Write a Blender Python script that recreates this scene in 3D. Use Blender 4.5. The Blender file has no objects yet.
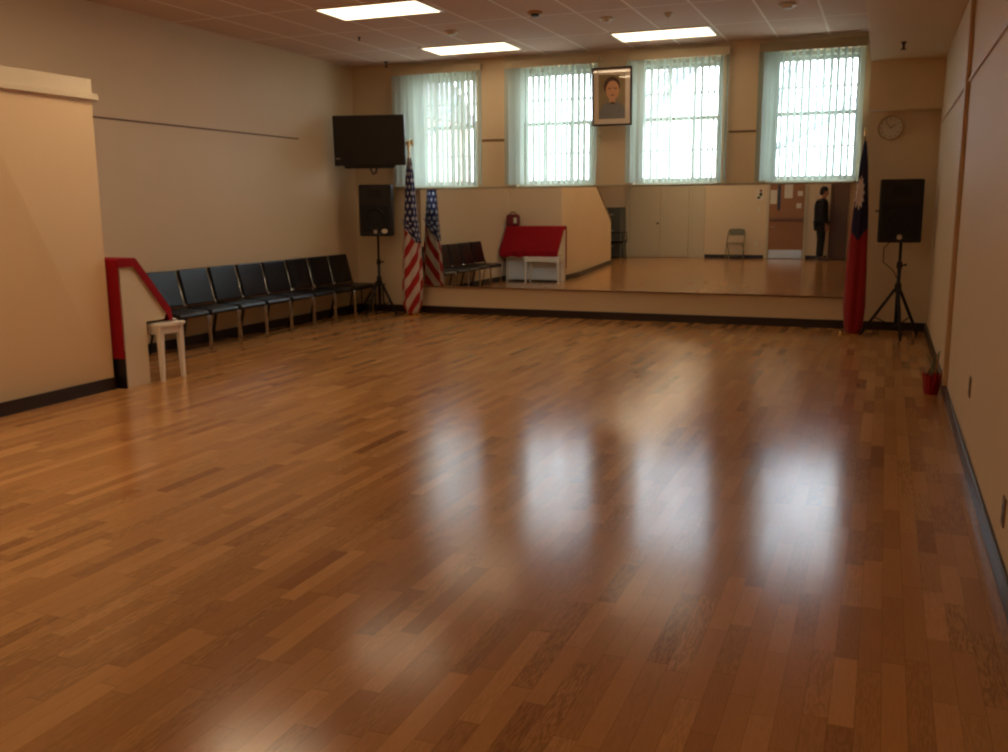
import bpy, bmesh, math, random
from mathutils import Vector, Matrix
PI = math.pi
random.seed(7)
SC = bpy.context.scene
COL = SC.collection

# ---------------------------------------------------------------- materials
def new_mat(name):
    m = bpy.data.materials.new(name); m.use_nodes = True
    nt = m.node_tree; nt.nodes.clear()
    out = nt.nodes.new('ShaderNodeOutputMaterial')
    return m, nt, out

def srgb(r, g, b):
    f = lambda c: (c/255/12.92) if c/255 <= .04045 else ((c/255+.055)/1.055)**2.4
    return (f(r), f(g), f(b), 1)

class N:
    """tiny node-graph writer"""
    def __init__(s, nt): s.nt = nt
    def node(s, typ, **kw):
        n = s.nt.nodes.new(typ)
        for k, v in kw.items(): setattr(n, k, v)
        return n
    def put(s, sock, v):
        if isinstance(v, bpy.types.NodeSocket): s.nt.links.new(v, sock)
        else: sock.default_value = v
    def m(s, op, a, b=None, c=None, clamp=False):
        n = s.nt.nodes.new('ShaderNodeMath'); n.operation = op; n.use_clamp = clamp
        s.put(n.inputs[0], a)
        if b is not None: s.put(n.inputs[1], b)
        if c is not None: s.put(n.inputs[2], c)
        return n.outputs[0]
    def mix(s, f, a, b, mode='MIX'):
        n = s.nt.nodes.new('ShaderNodeMix'); n.data_type = 'RGBA'; n.blend_type = mode
        s.put(n.inputs[0], f); s.put(n.inputs[6], a); s.put(n.inputs[7], b)
        return n.outputs[2]
    def xyz(s, x, y, z=0.0):
        n = s.nt.nodes.new('ShaderNodeCombineXYZ')
        s.put(n.inputs[0], x); s.put(n.inputs[1], y); s.put(n.inputs[2], z)
        return n.outputs[0]
    def noise(s, vec, scale, detail=3, rough=.5):
        n = s.nt.nodes.new('ShaderNodeTexNoise')
        n.inputs['Scale'].default_value = scale; n.inputs['Detail'].default_value = detail
        n.inputs['Roughness'].default_value = rough
        if vec is not None: s.nt.links.new(vec, n.inputs['Vector'])
        return n.outputs[0]
    def ramp(s, f, stops):
        n = s.nt.nodes.new('ShaderNodeValToRGB'); cr = n.color_ramp
        while len(cr.elements) > 1: cr.elements.remove(cr.elements[-1])
        cr.elements[0].position = stops[0][0]; cr.elements[0].color = stops[0][1]
        for p, c in stops[1:]:
            e = cr.elements.new(p); e.color = c
        s.put(n.inputs[0], f)
        return n.outputs[0]
    def bump(s, h, strength=.2, dist=.01):
        n = s.nt.nodes.new('ShaderNodeBump'); n.inputs['Strength'].default_value = strength
        n.inputs['Distance'].default_value = dist; s.put(n.inputs['Height'], h)
        return n.outputs[0]

def pbsdf(name, col, rough=.5, metal=0., noise=None, spec=.5, coat=0., bump=None, extra=None):
    """principled material with a little procedural colour variation"""
    m, nt, out = new_mat(name); g = N(nt)
    p = g.node('ShaderNodeBsdfPrincipled')
    tc = g.node('ShaderNodeTexCoord').outputs['Object']
    amt, sc = noise if noise else (.08, 6.)
    nz = g.noise(tc, sc, 4)
    f = g.m('MULTIPLY_ADD', nz, 2*amt, 1-amt)
    c = g.mix(1., col, g.xyz(f, f, f), 'MULTIPLY')
    g.put(p.inputs['Base Color'], c)
    p.inputs['Roughness'].default_value = rough; p.inputs['Metallic'].default_value = metal
    p.inputs['Specular IOR Level'].default_value = spec
    p.inputs['Coat Weight'].default_value = coat
    if bump:
        g.put(p.inputs['Normal'], g.bump(g.noise(tc, bump[1], 4), bump[0], .01))
    nt.links.new(p.outputs[0], out.inputs[0])
    return m

M = {}
M['wall'] = pbsdf('wall_paint', srgb(224, 202, 168), .62, noise=(.03, 1.3), bump=(.08, 60))
M['wall_back'] = pbsdf('back_wall_paint', srgb(224, 202, 166), .6, noise=(.03, 1.3), bump=(.08, 60))
M['partition'] = pbsdf('partition_paint', srgb(238, 206, 160), .6, noise=(.04, 1.1), bump=(.1, 40))
M['trimwood'] = pbsdf('brown_trim', srgb(126, 92, 60), .5, noise=(.15, 9))
M['conduit'] = pbsdf('ochre_trim', srgb(200, 166, 124), .5, noise=(.1, 9))
M['cream'] = pbsdf('cream_gloss', srgb(226, 208, 176), .35, noise=(.05, 4))
M['base'] = pbsdf('baseboard_rubber', srgb(44, 32, 28), .35, noise=(.15, 5))
M['white'] = pbsdf('white_paint', srgb(232, 230, 220), .4, noise=(.03, 4))
M['bench'] = pbsdf('bench_white', srgb(238, 226, 204), .35, noise=(.03, 4))
M['black'] = pbsdf('black_plastic', srgb(16, 15, 15), .45, noise=(.15, 30))
M['grille'] = pbsdf('speaker_grille', srgb(13, 13, 13), .7, noise=(.3, 200))
M['screen'] = pbsdf('tv_screen', srgb(7, 6, 7), .3)
M['blackmetal'] = pbsdf('black_metal', srgb(18, 17, 17), .4)
M['vinyl'] = pbsdf('black_vinyl', srgb(14, 15, 18), .3, noise=(.2, 12), spec=.35, bump=(.1, 90))
M['chrome'] = pbsdf('chrome', srgb(190, 188, 184), .18, 1.)
M['redcloth'] = pbsdf('red_velvet', srgb(150, 16, 24), .85, noise=(.12, 8), spec=.2)
M['redbag'] = pbsdf('dark_red_leather', srgb(112, 18, 20), .5, noise=(.1, 8))
M['blackwood'] = pbsdf('black_lacquer', srgb(20, 13, 12), .3)
M['gold'] = pbsdf('gold_finial', srgb(240, 222, 176), .4, .3)
M['brass'] = pbsdf('brass', srgb(226, 190, 120), .22, 1.)
M['polewood'] = pbsdf('flag_pole_oak', srgb(150, 110, 60), .4)
M['doorwood'] = pbsdf('door_wood', srgb(158, 106, 58), .45, noise=(.12, 3))
M['doordark'] = pbsdf('open_door_wood', srgb(122, 86, 54), .5, noise=(.12, 3))
M['steel'] = pbsdf('kick_steel', srgb(196, 192, 184), .35, .8)
M['paper'] = pbsdf('paper', srgb(224, 216, 196), .7)
M['closet'] = pbsdf('closet_paint', srgb(206, 194, 164), .5, noise=(.03, 2))
M['grey'] = pbsdf('grey_enamel', srgb(92, 94, 88), .45)
M['metalgrey'] = pbsdf('greenish_chair_steel', srgb(122, 122, 98), .4, .2)
M['darkgap'] = pbsdf('dark_gap', srgb(40, 34, 28), .8)
M['frame'] = pbsdf('picture_frame_wood', srgb(48, 26, 18), .35, noise=(.2, 20))
M['mat'] = pbsdf('picture_mat', srgb(244, 230, 208), .7)
M['sash'] = pbsdf('sash_paint', srgb(206, 214, 206), .5)
M['headrail'] = pbsdf('headrail', srgb(172, 162, 132), .5)
M['valance'] = pbsdf('valance_fabric', srgb(206, 190, 156), .6)
M['skin'] = pbsdf('skin', srgb(178, 128, 98), .55)
M['hair'] = pbsdf('black_hair', srgb(20, 16, 14), .5)
M['jacket'] = pbsdf('black_jacket', srgb(20, 20, 26), .8)
M['trousers'] = pbsdf('black_trousers', srgb(18, 18, 22), .8)
M['shoe'] = pbsdf('grey_shoe', srgb(96, 90, 86), .6)
M['stem'] = pbsdf('stalk', srgb(96, 112, 84), .5)
M['stemtan'] = pbsdf('tan_stalk', srgb(170, 140, 96), .5)
M['redfoil'] = pbsdf('red_foil', srgb(160, 22, 26), .35, .2)
M['bark_glare'] = pbsdf('bark_glare', srgb(160, 172, 190), .9)  # pale blue of the window glare is mixed into the branch colour
M['brick'] = pbsdf('house_wall', srgb(206, 180, 168), .9)
M['roofm'] = pbsdf('house_roof', srgb(120, 116, 116), .9)
M['ground'] = pbsdf('outside_ground', srgb(150, 150, 140), .9)
M['sprink'] = pbsdf('sprinkler_bronze', srgb(34, 26, 22), .4, .5)
M['photo_bg'] = pbsdf('photo_olive', srgb(156, 138, 98), .5, noise=(.2, 6))
M['photo_skin'] = pbsdf('photo_face', srgb(226, 168, 126), .5)
M['photo_hair'] = pbsdf('photo_hair', srgb(70, 42, 30), .5)
M['photo_suit'] = pbsdf('photo_suit', srgb(128, 130, 130), .5, noise=(.3, 20))
M['photo_dark'] = pbsdf('photo_features', srgb(92, 50, 38), .5)

# floor: strip parquet, strips along the room
def floor_mat():
    m, nt, out = new_mat('oak_parquet'); g = N(nt)
    tc = g.node('ShaderNodeTexCoord').outputs['Object']
    sp = g.node('ShaderNodeSeparateXYZ'); nt.links.new(tc, sp.inputs[0]); X, Y = sp.outputs[0], sp.outputs[1]
    W = .068
    row = g.m('FLOOR', g.m('DIVIDE', X, W))
    wn = g.node('ShaderNodeTexWhiteNoise', noise_dimensions='1D'); g.put(wn.inputs['W'], row)
    wn2 = g.node('ShaderNodeTexWhiteNoise', noise_dimensions='1D'); g.put(wn2.inputs['W'], g.m('ADD', row, 77.3))
    L = g.m('MULTIPLY_ADD', wn2.outputs[0], .3, .34)
    t = g.m('DIVIDE', g.m('ADD', Y, g.m('MULTIPLY', wn.outputs[0], 5.)), L)
    idx = g.m('FLOOR', t)
    wc = g.node('ShaderNodeTexWhiteNoise', noise_dimensions='2D'); nt.links.new(g.xyz(row, idx), wc.inputs['Vector'])
    r1 = wc.outputs[0]
    wc2 = g.node('ShaderNodeTexWhiteNoise', noise_dimensions='2D'); nt.links.new(g.xyz(g.m('ADD', row, 31.), idx), wc2.inputs['Vector'])
    r2 = wc2.outputs[0]
    base = g.ramp(r1, [(0., srgb(160, 110, 65)), (.06, srgb(179, 126, 75)), (.4, srgb(190, 136, 80)), (.75, srgb(198, 143, 85)), (1., srgb(210, 155, 95))])
    # cathedral grain
    off = g.m('MULTIPLY', r2, 37.)
    gv = g.xyz(g.m('MULTIPLY', g.m('ADD', X, off), 1.), g.m('MULTIPLY', g.m('ADD', Y, off), .11), off)
    n1 = g.noise(gv, 26, 4, .6)
    rings = g.m('ABSOLUTE', g.m('SUBTRACT', g.m('FRACT', g.m('MULTIPLY', n1, 9.)), .5))
    rings = g.m('MULTIPLY', rings, 2.)
    fine = g.noise(g.xyz(X, g.m('MULTIPLY', Y, .02), off), 420, 2)
    gstr = g.m('MULTIPLY', g.m('MULTIPLY_ADD', g.m('POWER', r2, 2.5), .42, .07), rings)
    k = g.m('SUBTRACT', g.m('MULTIPLY_ADD', fine, .16, .96), gstr)
    c = g.mix(1., base, g.xyz(k, k, k), 'MULTIPLY')
    # thin joints
    fx = g.m('ABSOLUTE', g.m('SUBTRACT', g.m('FRACT', g.m('DIVIDE', X, W)), .5))
    fy = g.m('ABSOLUTE', g.m('SUBTRACT', g.m('FRACT', t), .5))
    j = g.m('MAXIMUM', g.m('GREATER_THAN', fx, .485), g.m('GREATER_THAN', fy, .4965))
    c = g.mix(g.m('MULTIPLY', j, .35), c, srgb(60, 34, 20))
    # wear: slow tone change
    slow = g.noise(tc, .6, 2)
    kk = g.m('MULTIPLY_ADD', slow, .3, .85)
    c = g.mix(1., c, g.xyz(kk, kk, kk), 'MULTIPLY')
    p = g.node('ShaderNodeBsdfPrincipled'); g.put(p.inputs['Base Color'], c)
    rn = g.noise(g.xyz(X, g.m('MULTIPLY', Y, .5), 0.), 9, 4)
    g.put(p.inputs['Roughness'], g.m('MULTIPLY_ADD', rn, .06, FLOOR_R))
    p.inputs['Specular IOR Level'].default_value = .36
    h = g.noise(g.xyz(X, g.m('MULTIPLY', Y, .6), 0.), 14, 3)
    g.put(p.inputs['Normal'], g.bump(h, .09, .004))
    nt.links.new(p.outputs[0], out.inputs[0])
    return m
FLOOR_R = .14
M['floor'] = floor_mat()

# ceiling tiles: textured tile .54 x .585 with pale T-bars
GX0, GPX, GY0, GPY = -1.76, .54, 10.20, .585
def ceil_mat():
    m, nt, out = new_mat('ceiling_tile'); g = N(nt)
    tc = g.node('ShaderNodeTexCoord').outputs['Object']
    sp = g.node('ShaderNodeSeparateXYZ'); nt.links.new(tc, sp.inputs[0])
    fx = g.m('ABSOLUTE', g.m('SUBTRACT', g.m('FRACT', g.m('DIVIDE', g.m('SUBTRACT', sp.outputs[0], GX0-.5*GPX), GPX)), .5))
    fy = g.m('ABSOLUTE', g.m('SUBTRACT', g.m('FRACT', g.m('DIVIDE', g.m('SUBTRACT', sp.outputs[1], GY0-.5*GPY*2), GPY*2)), .5))
    bx = g.m('LESS_THAN', fx, .022); by = g.m('LESS_THAN', fy, .010)
    j = g.m('MAXIMUM', bx, by)
    sp_n = g.noise(tc, 90, 4, .7)
    f = g.m('MULTIPLY_ADD', sp_n, .3, .85)
    c = g.mix(1., srgb(214, 186, 166), g.xyz(f, f, f), 'MULTIPLY')
    c = g.mix(j, c, srgb(250, 238, 226))
    p = g.node('ShaderNodeBsdfPrincipled'); g.put(p.inputs['Base Color'], c); p.inputs['Roughness'].default_value = .85
    g.put(p.inputs['Normal'], g.bump(sp_n, .3, .01))
    nt.links.new(p.outputs[0], out.inputs[0])
    return m
M['ceiling'] = ceil_mat()

def mirror_mat():
    m, nt, out = new_mat('mirror_glass'); g = N(nt)
    b = g.node('ShaderNodeBsdfGlossy'); b.inputs['Color'].default_value = (.80, .82, .78, 1); b.inputs['Roughness'].default_value = 0.0
    nt.links.new(b.outputs[0], out.inputs[0]); return m
M['mirror'] = mirror_mat()

def glass_mat(name, gl=.06, tint=(1, 1, 1, 1)):
    m, nt, out = new_mat(name); g = N(nt)
    t = g.node('ShaderNodeBsdfTransparent'); t.inputs[0].default_value = tint
    b = g.node('ShaderNodeBsdfGlossy'); b.inputs['Roughness'].default_value = .02
    mx = g.node('ShaderNodeMixShader'); mx.inputs[0].default_value = gl
    nt.links.new(t.outputs[0], mx.inputs[1]); nt.links.new(b.outputs[0], mx.inputs[2]); nt.links.new(mx.outputs[0], out.inputs[0])
    return m
M['glass'] = glass_mat('window_glass', .05)
M['picglass'] = glass_mat('picture_glass', .06)

def vane_mat():
    m, nt, out = new_mat('blind_vane'); g = N(nt)
    d = g.node('ShaderNodeBsdfDiffuse'); d.inputs[0].default_value = srgb(208, 218, 208)
    t = g.node('ShaderNodeBsdfTranslucent'); t.inputs[0].default_value = srgb(206, 224, 218)
    mx = g.node('ShaderNodeMixShader'); mx.inputs[0].default_value = .17
    nt.links.new(d.outputs[0], mx.inputs[1]); nt.links.new(t.outputs[0], mx.inputs[2]); nt.links.new(mx.outputs[0], out.inputs[0])
    return m
M['vane'] = vane_mat()

LIGHT_L = 3.6
def emit(name, col, s):
    m, nt, out = new_mat(name); g = N(nt)
    e = g.node('ShaderNodeEmission'); e.inputs[0].default_value = col; e.inputs[1].default_value = s
    nt.links.new(e.outputs[0], out.inputs[0]); return m
M['lamp'] = emit('fluorescent_diffuser', (1., .76, .50, 1), 2.5)
M['lamp_near'] = emit('fluorescent_diffuser_warm', (1., .75, .48, 1), 6.8)

# ---------------------------------------------------------------- mesh builder
class B:
    def __init__(s): s.bm = bmesh.new(); s.mi = 0; s.smooth = False
    def _fin(s, faces):
        for f in faces: f.material_index = s.mi; f.smooth = s.smooth
    def box(s, x0, x1, y0, y1, z0, z1, mat=None):
        vs = [s.bm.verts.new((x, y, z)) for x in (x0, x1) for y in (y0, y1) for z in (z0, z1)]
        if mat is not None:
            for v in vs: v.co = mat @ v.co
        q = [(0,1,3,2),(4,6,7,5),(0,4,5,1),(2,3,7,6),(0,2,6,4),(1,5,7,3)]
        s._fin([s.bm.faces.new([vs[i] for i in t]) for t in q]); return s
    def rings(s, rings, closed=True, cap=True):
        """rings: list of lists of points"""
        V = [[s.bm.verts.new(p) for p in r] for r in rings]; fs = []
        n = len(V[0])
        for a, b in zip(V, V[1:]):
            for i in range(n if closed else n-1):
                j = (i+1) % n
                fs.append(s.bm.faces.new((a[i], a[j], b[j], b[i])))
        if cap and closed:
            fs.append(s.bm.faces.new(V[0][::-1])); fs.append(s.bm.faces.new(V[-1]))
        s._fin(fs); return V
    def tube(s, pts, r, n=10, cap=True):
        pts = [Vector(p) for p in pts]; rs = r if isinstance(r, (list, tuple)) else [r]*len(pts)
        R = []; prev = None
        for i, p in enumerate(pts):
            d = (pts[min(i+1, len(pts)-1)] - pts[max(i-1, 0)]).normalized()
            if prev is None:
                up = Vector((0, 0, 1)) if abs(d.z) < .9 else Vector((1, 0, 0))
                a = d.cross(up).normalized()
            else:
                a = (prev - d*prev.dot(d)).normalized()
            prev = a; b = d.cross(a)
            R.append([p + (a*math.cos(t*2*PI/n) + b*math.sin(t*2*PI/n))*rs[i] for t in range(n)])
        sm = s.smooth; s.smooth = True; s.rings(R, True, cap); s.smooth = sm
        return s
    def lathe(s, prof, c=(0, 0, 0), n=24, axis='z'):
        R = []
        for r, h in prof:
            ring = []
            for k in range(n):
                a = 2*PI*k/n; x, y = r*math.cos(a), r*math.sin(a)
                if axis == 'z': q = (c[0]+x, c[1]+y, c[2]+h)
                elif axis == 'y': q = (c[0]+x, c[1]+h, c[2]-y)
                else: q = (c[0]+h, c[1]+x, c[2]+y)
                ring.append(q)
            R.append(ring)
        s.rings(R); return s
    def ring(s, prof, c, n=32):
        """closed profile (r, h) turned about the y axis through c"""
        R = [[(c[0]+r*math.cos(2*PI*k/n), c[1]+h, c[2]-r*math.sin(2*PI*k/n)) for r, h in prof] for k in range(n)]
        s.rings(R+[R[0]], cap=False); bmesh.ops.remove_doubles(s.bm, verts=s.bm.verts, dist=1e-5); return s
    def prism(s, poly, axis, a, b):
        """poly in the plane normal to axis ('x','y','z'), extruded a..b"""
        def P(u, v, w):
            return {'x': (w, u, v), 'y': (u, w, v), 'z': (u, v, w)}[axis]
        s.rings([[P(u, v, a) for u, v in poly], [P(u, v, b) for u, v in poly]]); return s
    def sphere(s, c, r, n=12, sc=(1, 1, 1)):
        R = []
        for i in range(n//2+1):
            t = PI*i/(n//2); rr = max(math.sin(t), .02)*r
            R.append([(c[0]+rr*math.cos(2*PI*k/n)*sc[0], c[1]+rr*math.sin(2*PI*k/n)*sc[1], c[2]-math.cos(t)*r*sc[2]) for k in range(n)])
        sm = s.smooth; s.smooth = True; s.rings(R); s.smooth = sm; return s
    def build(s, name, mats, parent=None, bevel=0., seg=2, loc=None, rot=None, subsurf=0):
        bmesh.ops.recalc_face_normals(s.bm, faces=s.bm.faces)
        me = bpy.data.meshes.new(name); s.bm.to_mesh(me); s.bm.free()
        if not isinstance(mats, (list, tuple)): mats = [mats]
        for m in mats: me.materials.append(m)
        o = bpy.data.objects.new(name, me); COL.objects.link(o)
        if parent: o.parent = parent
        if loc: o.location = loc
        if rot: o.rotation_euler = rot
        if bevel:
            md = o.modifiers.new('bevel', 'BEVEL'); md.width = bevel; md.segments = seg; md.limit_method = 'ANGLE'; md.angle_limit = .6
        if subsurf:
            md = o.modifiers.new('subsurf', 'SUBSURF'); md.levels = subsurf; md.render_levels = subsurf
        return o

def tag(o, label=None, cat=None, group=None, kind=None):
    if label: o['label'] = label
    if cat: o['category'] = cat
    if group: o['group'] = group
    if kind: o['kind'] = kind
    return o
def thing(name, label, cat, loc, rz=0., group=None):
    o = bpy.data.objects.new(name, None); COL.objects.link(o)
    o.location = loc; o.rotation_euler = (0, 0, rz); o.empty_display_size = .1
    return tag(o, label, cat, group)
def struct(o, label=None): return tag(o, label, None, None, 'structure')
def dup(root, loc=None, rz=None, label=None, group=None):
    r = root.copy(); COL.objects.link(r)
    if loc is not None: r.location = loc
    if rz is not None: r.rotation_euler = (0, 0, rz)
    if label: r['label'] = label
    if group: r['group'] = group
    for ch in list(root.children):
        c = ch.copy(); COL.objects.link(c); c.parent = r
        for gch in list(ch.children):
            d = gch.copy(); COL.objects.link(d); d.parent = c
    return r

# ---------------------------------------------------------------- dimensions
D = 11.27; XL = -6.62; XR = .478; YR = -2.6; ZC = 3.19; XLR = -7.9
SILL = 1.63; HEAD = 3.05; RAIL = 2.205
# openings of the four windows (x0, x1)
OPEN = [(-5.80, -4.84), (-4.31, -3.31), (-2.83, -1.80), (-1.29, -.30)]
BLIND = [(-5.99, -4.75), (-4.43, -3.24), (-2.90, -1.72), (-1.40, -.29)]

# ---------------------------------------------------------------- shell
struct(B().box(XLR-.3, XR+.15, YR-1.6, D+.3, -.12, 0).build('floor', M['floor']), 'glossy oak strip parquet floor')
struct(B().box(XLR-.3, XR+.15, YR-.15, D+.3, ZC, ZC+.12).build('ceiling', M['ceiling']), 'brownish suspended ceiling of square tiles')
b = B(); T = .25
b.box(XL-.15, XR+.15, D, D+T, 0, SILL)
b.box(XL-.15, XR+.15, D, D+T, HEAD, ZC)
xs = [XL-.15] + [v for o in OPEN for v in o] + [XR+.15]
for i in range(0, len(xs), 2): b.box(xs[i], xs[i+1], D, D+T, SILL, HEAD)
struct(b.build('wall_back', M['wall_back']))
struct(B().box(XR, XR+.15, YR, D, 0, ZC).build('wall_right', M['wall']))
struct(B().box(XL-.15, XL, 2.6, D, 0, ZC).build('wall_left', M['wall']))
struct(B().box(XLR-.15, XLR, YR, 2.6, 0, ZC).box(XLR-.15, XL-.15, 2.6, 2.75, 0, ZC).build('wall_left_rear', M['wall']))
# back-of-room wall with a doorway at its right end
b = B().box(XLR-.15, -1.30, YR-.15, YR, 0, ZC).box(-.42, XR+.15, YR-.15, YR, 0, ZC).box(-1.30, -.42, YR-.15, YR, 2.05, ZC)
b.box(-1.75, .1, YR-1.5, YR-1.4, 0, 2.3).box(-1.75, -1.65, YR-1.4, YR-.15, 0, 2.3).box(0., .1, YR-1.4, YR-.15, 0, 2.3).box(-1.75, .1, YR-1.5, YR-.15, 2.3, 2.4)
struct(b.build('wall_rear', M['wall']))

# thick partition with its near end cut on the slope
PX = -5.56; PZ = 2.34
def part_line(y):       # x of the room-side face
    return PX if y > 4.55 else PX + (y-4.55)*(.48/4.0)
ys = [5.68, 4.55, 2.62, .50]
b = B()
prof = [(5.66, 0), (5.66, PZ), (4.55, PZ), (3.2, PZ), (2.62, 1.77), (.91, 1.16), (.45, .98), (.40, 0), (4.55, 0)]
face = [(part_line(y), y, z) for y, z in prof]
backf = [(part_line(y)-.9 if y > 2.59 else part_line(y)-.14, y, z) for y, z in prof]
backf = [(XL if y > 2.7 else part_line(y)-.14, y, z) for y, z in prof]
b = B(); b.rings([face, backf])
part = struct(b.build('wall_partition', M['partition']), 'cream half height partition with a moulded top ledge')
# ledge on top of it
b = B()
b.box(PX-.9, PX+.006, 3.2, 5.664, PZ-.10, PZ+.004)
b.box(PX-.02, PX+.032, 3.2, 5.70, PZ-.145, PZ-.10)
struct(b.build('trim_1', M['cream'], bevel=.004))
# brown cap along the sloped end, seen in the mirror
b = B()
pts = [(.47, 1.0), (.93, 1.18), (2.62, 1.79), (3.19, 2.33)]
for (y0, z0), (y1, z1) in zip(pts, pts[1:]):
    b.rings([[(part_line(y)+.01, y, z-.005), (part_line(y)+.01, y, z+.05), (part_line(y)-.16, y, z+.05), (part_line(y)-.16, y, z-.005)] for y, z in ((y0, z0), (y1, z1))])
struct(b.build('trim_2', M['trimwood']))

# soffit over the right corner
b = B().box(-.235, XR, -2.5, D, 2.86, ZC)
b.box(-.235, XR, 11.07, D, 2.36, 2.86)
struct(b.build('ceiling_soffit', M['wall']))

# picture rails, sill line, baseboards
b = B(); b.box(XR-.014, XR, YR, 11.05, RAIL-.009, RAIL+.009); struct(b.build('trim_3', M['conduit'], bevel=.004))
b = B(); b.box(XL, XL+.012, 5.0, 9.95, RAIL-.009, RAIL+.007); struct(b.build('trim_4', M['trimwood'], bevel=.004))
b = B()
for x0, x1 in ((-4.77, -4.45), (-3.25, -3.23), (-1.72, -1.42),):
    b.box(x0, x1, D-.014, D, RAIL-.009, RAIL+.009)
struct(b.build('trim_5', M['trimwood'], bevel=.004))
struct(B().box(-6.0, -.27, D-.05, D, SILL-.022, SILL-.002).build('trim_6', M['headrail'], bevel=.003))
struct(B().box(-5.66, -.36, D-.035, D, .345, .362).build('trim_7', M['trimwood'], bevel=.003))
BH = .095
struct(B().box(XL, XR, D-.018, D, 0, BH).build('baseboard_back', M['base'], bevel=.004))
struct(B().box(XR-.018, XR, YR, D-.02, 0, BH).build('baseboard_right', M['base'], bevel=.004))
struct(B().box(XL, XL+.018, 5.7, D-.02, 0, BH).build('baseboard_left', M['base'], bevel=.004))
b = B(); BT = .015
b.rings([[(part_line(y), y, 0), (part_line(y)+BT, y, 0), (part_line(y)+BT, y, BH), (part_line(y), y, BH)] for y in (.40, 4.55, 5.66)])
struct(b.build('baseboard_partition', M['base']))
struct(B().box(-4.36, -2.86, YR, YR+.018, 0, BH).box(-1.84, -1.32, YR, YR+.018, 0, BH).build('baseboard_rear', M['base'], bevel=.004))
# vertical trim on the right wall
struct(B().box(XR-.03, XR, 7.36, 7.45, BH, 2.86).build('trim_8', M['conduit'], bevel=.006))

# ---------------------------------------------------------------- windows
def window(i, x0, x1):
    gx0, gx1 = x0+.05, x1-.05; z0, z1 = SILL, HEAD; yf = D+.10
    b = B()
    b.box(x0, gx0, yf, yf+.12, z0, z1).box(gx1, x1, yf, yf+.12, z0, z1)
    b.box(gx0, gx1, yf, yf+.12, z1-.05, z1).box(gx0, gx1, yf-.04, yf+.12, z0, z0+.03)
    w = struct(b.build('window_%d' % i, M['sash'], bevel=.004), 'white double hung sash window of twelve small panes')
    zm = 2.385
    for nm, (za, zb, yy) in (('sash', (zm-.02, z1-.05, yf+.065)), ('sash', (z0+.03, zm+.02, yf+.03))):
        b = B(); t = .035
        b.box(gx0, gx0+t, yy, yy+.035, za, zb).box(gx1-t, gx1, yy, yy+.035, za, zb)
        b.box(gx0+t, gx1-t, yy, yy+.035, za, za+.045).box(gx0+t, gx1-t, yy, yy+.035, zb-.045, zb)
        zc = (za+zb)/2 - .01
        b.box(gx0+t, gx1-t, yy+.008, yy+.027, zc-.009, zc+.009)
        for k in (1, 2):
            x = gx0 + (gx1-gx0)*k/3
            b.box(x-.009, x+.009, yy+.009, yy+.026, za+.045, zb-.045)
        s = b.build(nm, M['sash'], w)
        B().box(gx0+t, gx1-t, yy+.016, yy+.019, za+.045, zb-.045).build('window_pane', M['glass'], s)
    return w
for i, (x0, x1) in enumerate(OPEN): window(i+1, x0, x1)

# vertical blinds
def vane_mesh():
    b = B(); n = 6; w = .086; h = 1.41
    r0 = []
    for k in range(n+1):
        x = -w/2 + w*k/n; r0.append((x, .006*math.cos(PI*x/w)))
    b.smooth = True
    b.rings([[(x, y, 0) for x, y in r0], [(x, y, -h) for x, y in r0]], closed=False)
    bmesh.ops.recalc_face_normals(b.bm, faces=b.bm.faces)
    me = bpy.data.meshes.new('vane'); b.bm.to_mesh(me); b.bm.free(); me.materials.append(M['vane']); return me
VM = vane_mesh()
blab = ['mostly closed vertical blind beside the television, leftmost window', 'open vertical blind left of the framed portrait',
        'open vertical blind right of the framed portrait', 'open vertical blind on the window beside the red and blue flag']
for i, (x0, x1) in enumerate(BLIND):
    t = thing('vertical_blind', blab[i], 'window blind', (x0, D-.06, SILL+.005), 0, 'vertical blinds on the four windows')
    w = x1-x0
    B().box(0, w, -.022, .03, HEAD-SILL+.005, HEAD-SILL+.06).build('headrail', M['headrail'], t, bevel=.004)
    B().box(0, w, -.034, -.026, HEAD-SILL-.02, HEAD-SILL+.075).build('valance', M['headrail'] if i == 3 else M['valance'], t, bevel=.003)
    rnd = random.Random(i*11+3)
    xs = []; x = .03
    stack = {0: 5, 1: 4, 2: 4, 3: 5}[i]
    for k in range(stack): xs.append((x, math.radians(rnd.uniform(18, 62)))); x += .042
    x += .02
    while x < w-.02:
        if i == 0:
            a = math.radians(rnd.uniform(50, 62)) if x < w*.36 else math.radians(rnd.uniform(66, 86))
        elif i == 3: a = math.radians(rnd.uniform(62, 76))
        else: a = math.radians(rnd.uniform(74, 88))
        xs.append((x, a)); x += .072 + rnd.uniform(-.006, .006)
    for x, a in xs:
        o = bpy.data.objects.new('vane', VM); COL.objects.link(o); o.parent = t
        o.location = (x, 0, HEAD-SILL+.003); o.rotation_euler = (rnd.uniform(-.006, .006), rnd.uniform(-.004, .004), a)

# ---------------------------------------------------------------- mirror
t = thing('wall_mirror', 'wide dance studio mirror on the back wall below the windows', 'mirror', (-3.02, D, .362))
B().box(-2.63, 2.63, -.016, -.002, 0, SILL-.385).build('mirror_glass', M['mirror'], t)
b = B()
B().box(-2.632, -2.6305, -.018, -.001, 0, SILL-.385).build('edge_strip', M['conduit'], t)
B().box(2.6305, 2.632, -.018, -.001, 0, SILL-.385).build('edge_strip', M['conduit'], t)

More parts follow.
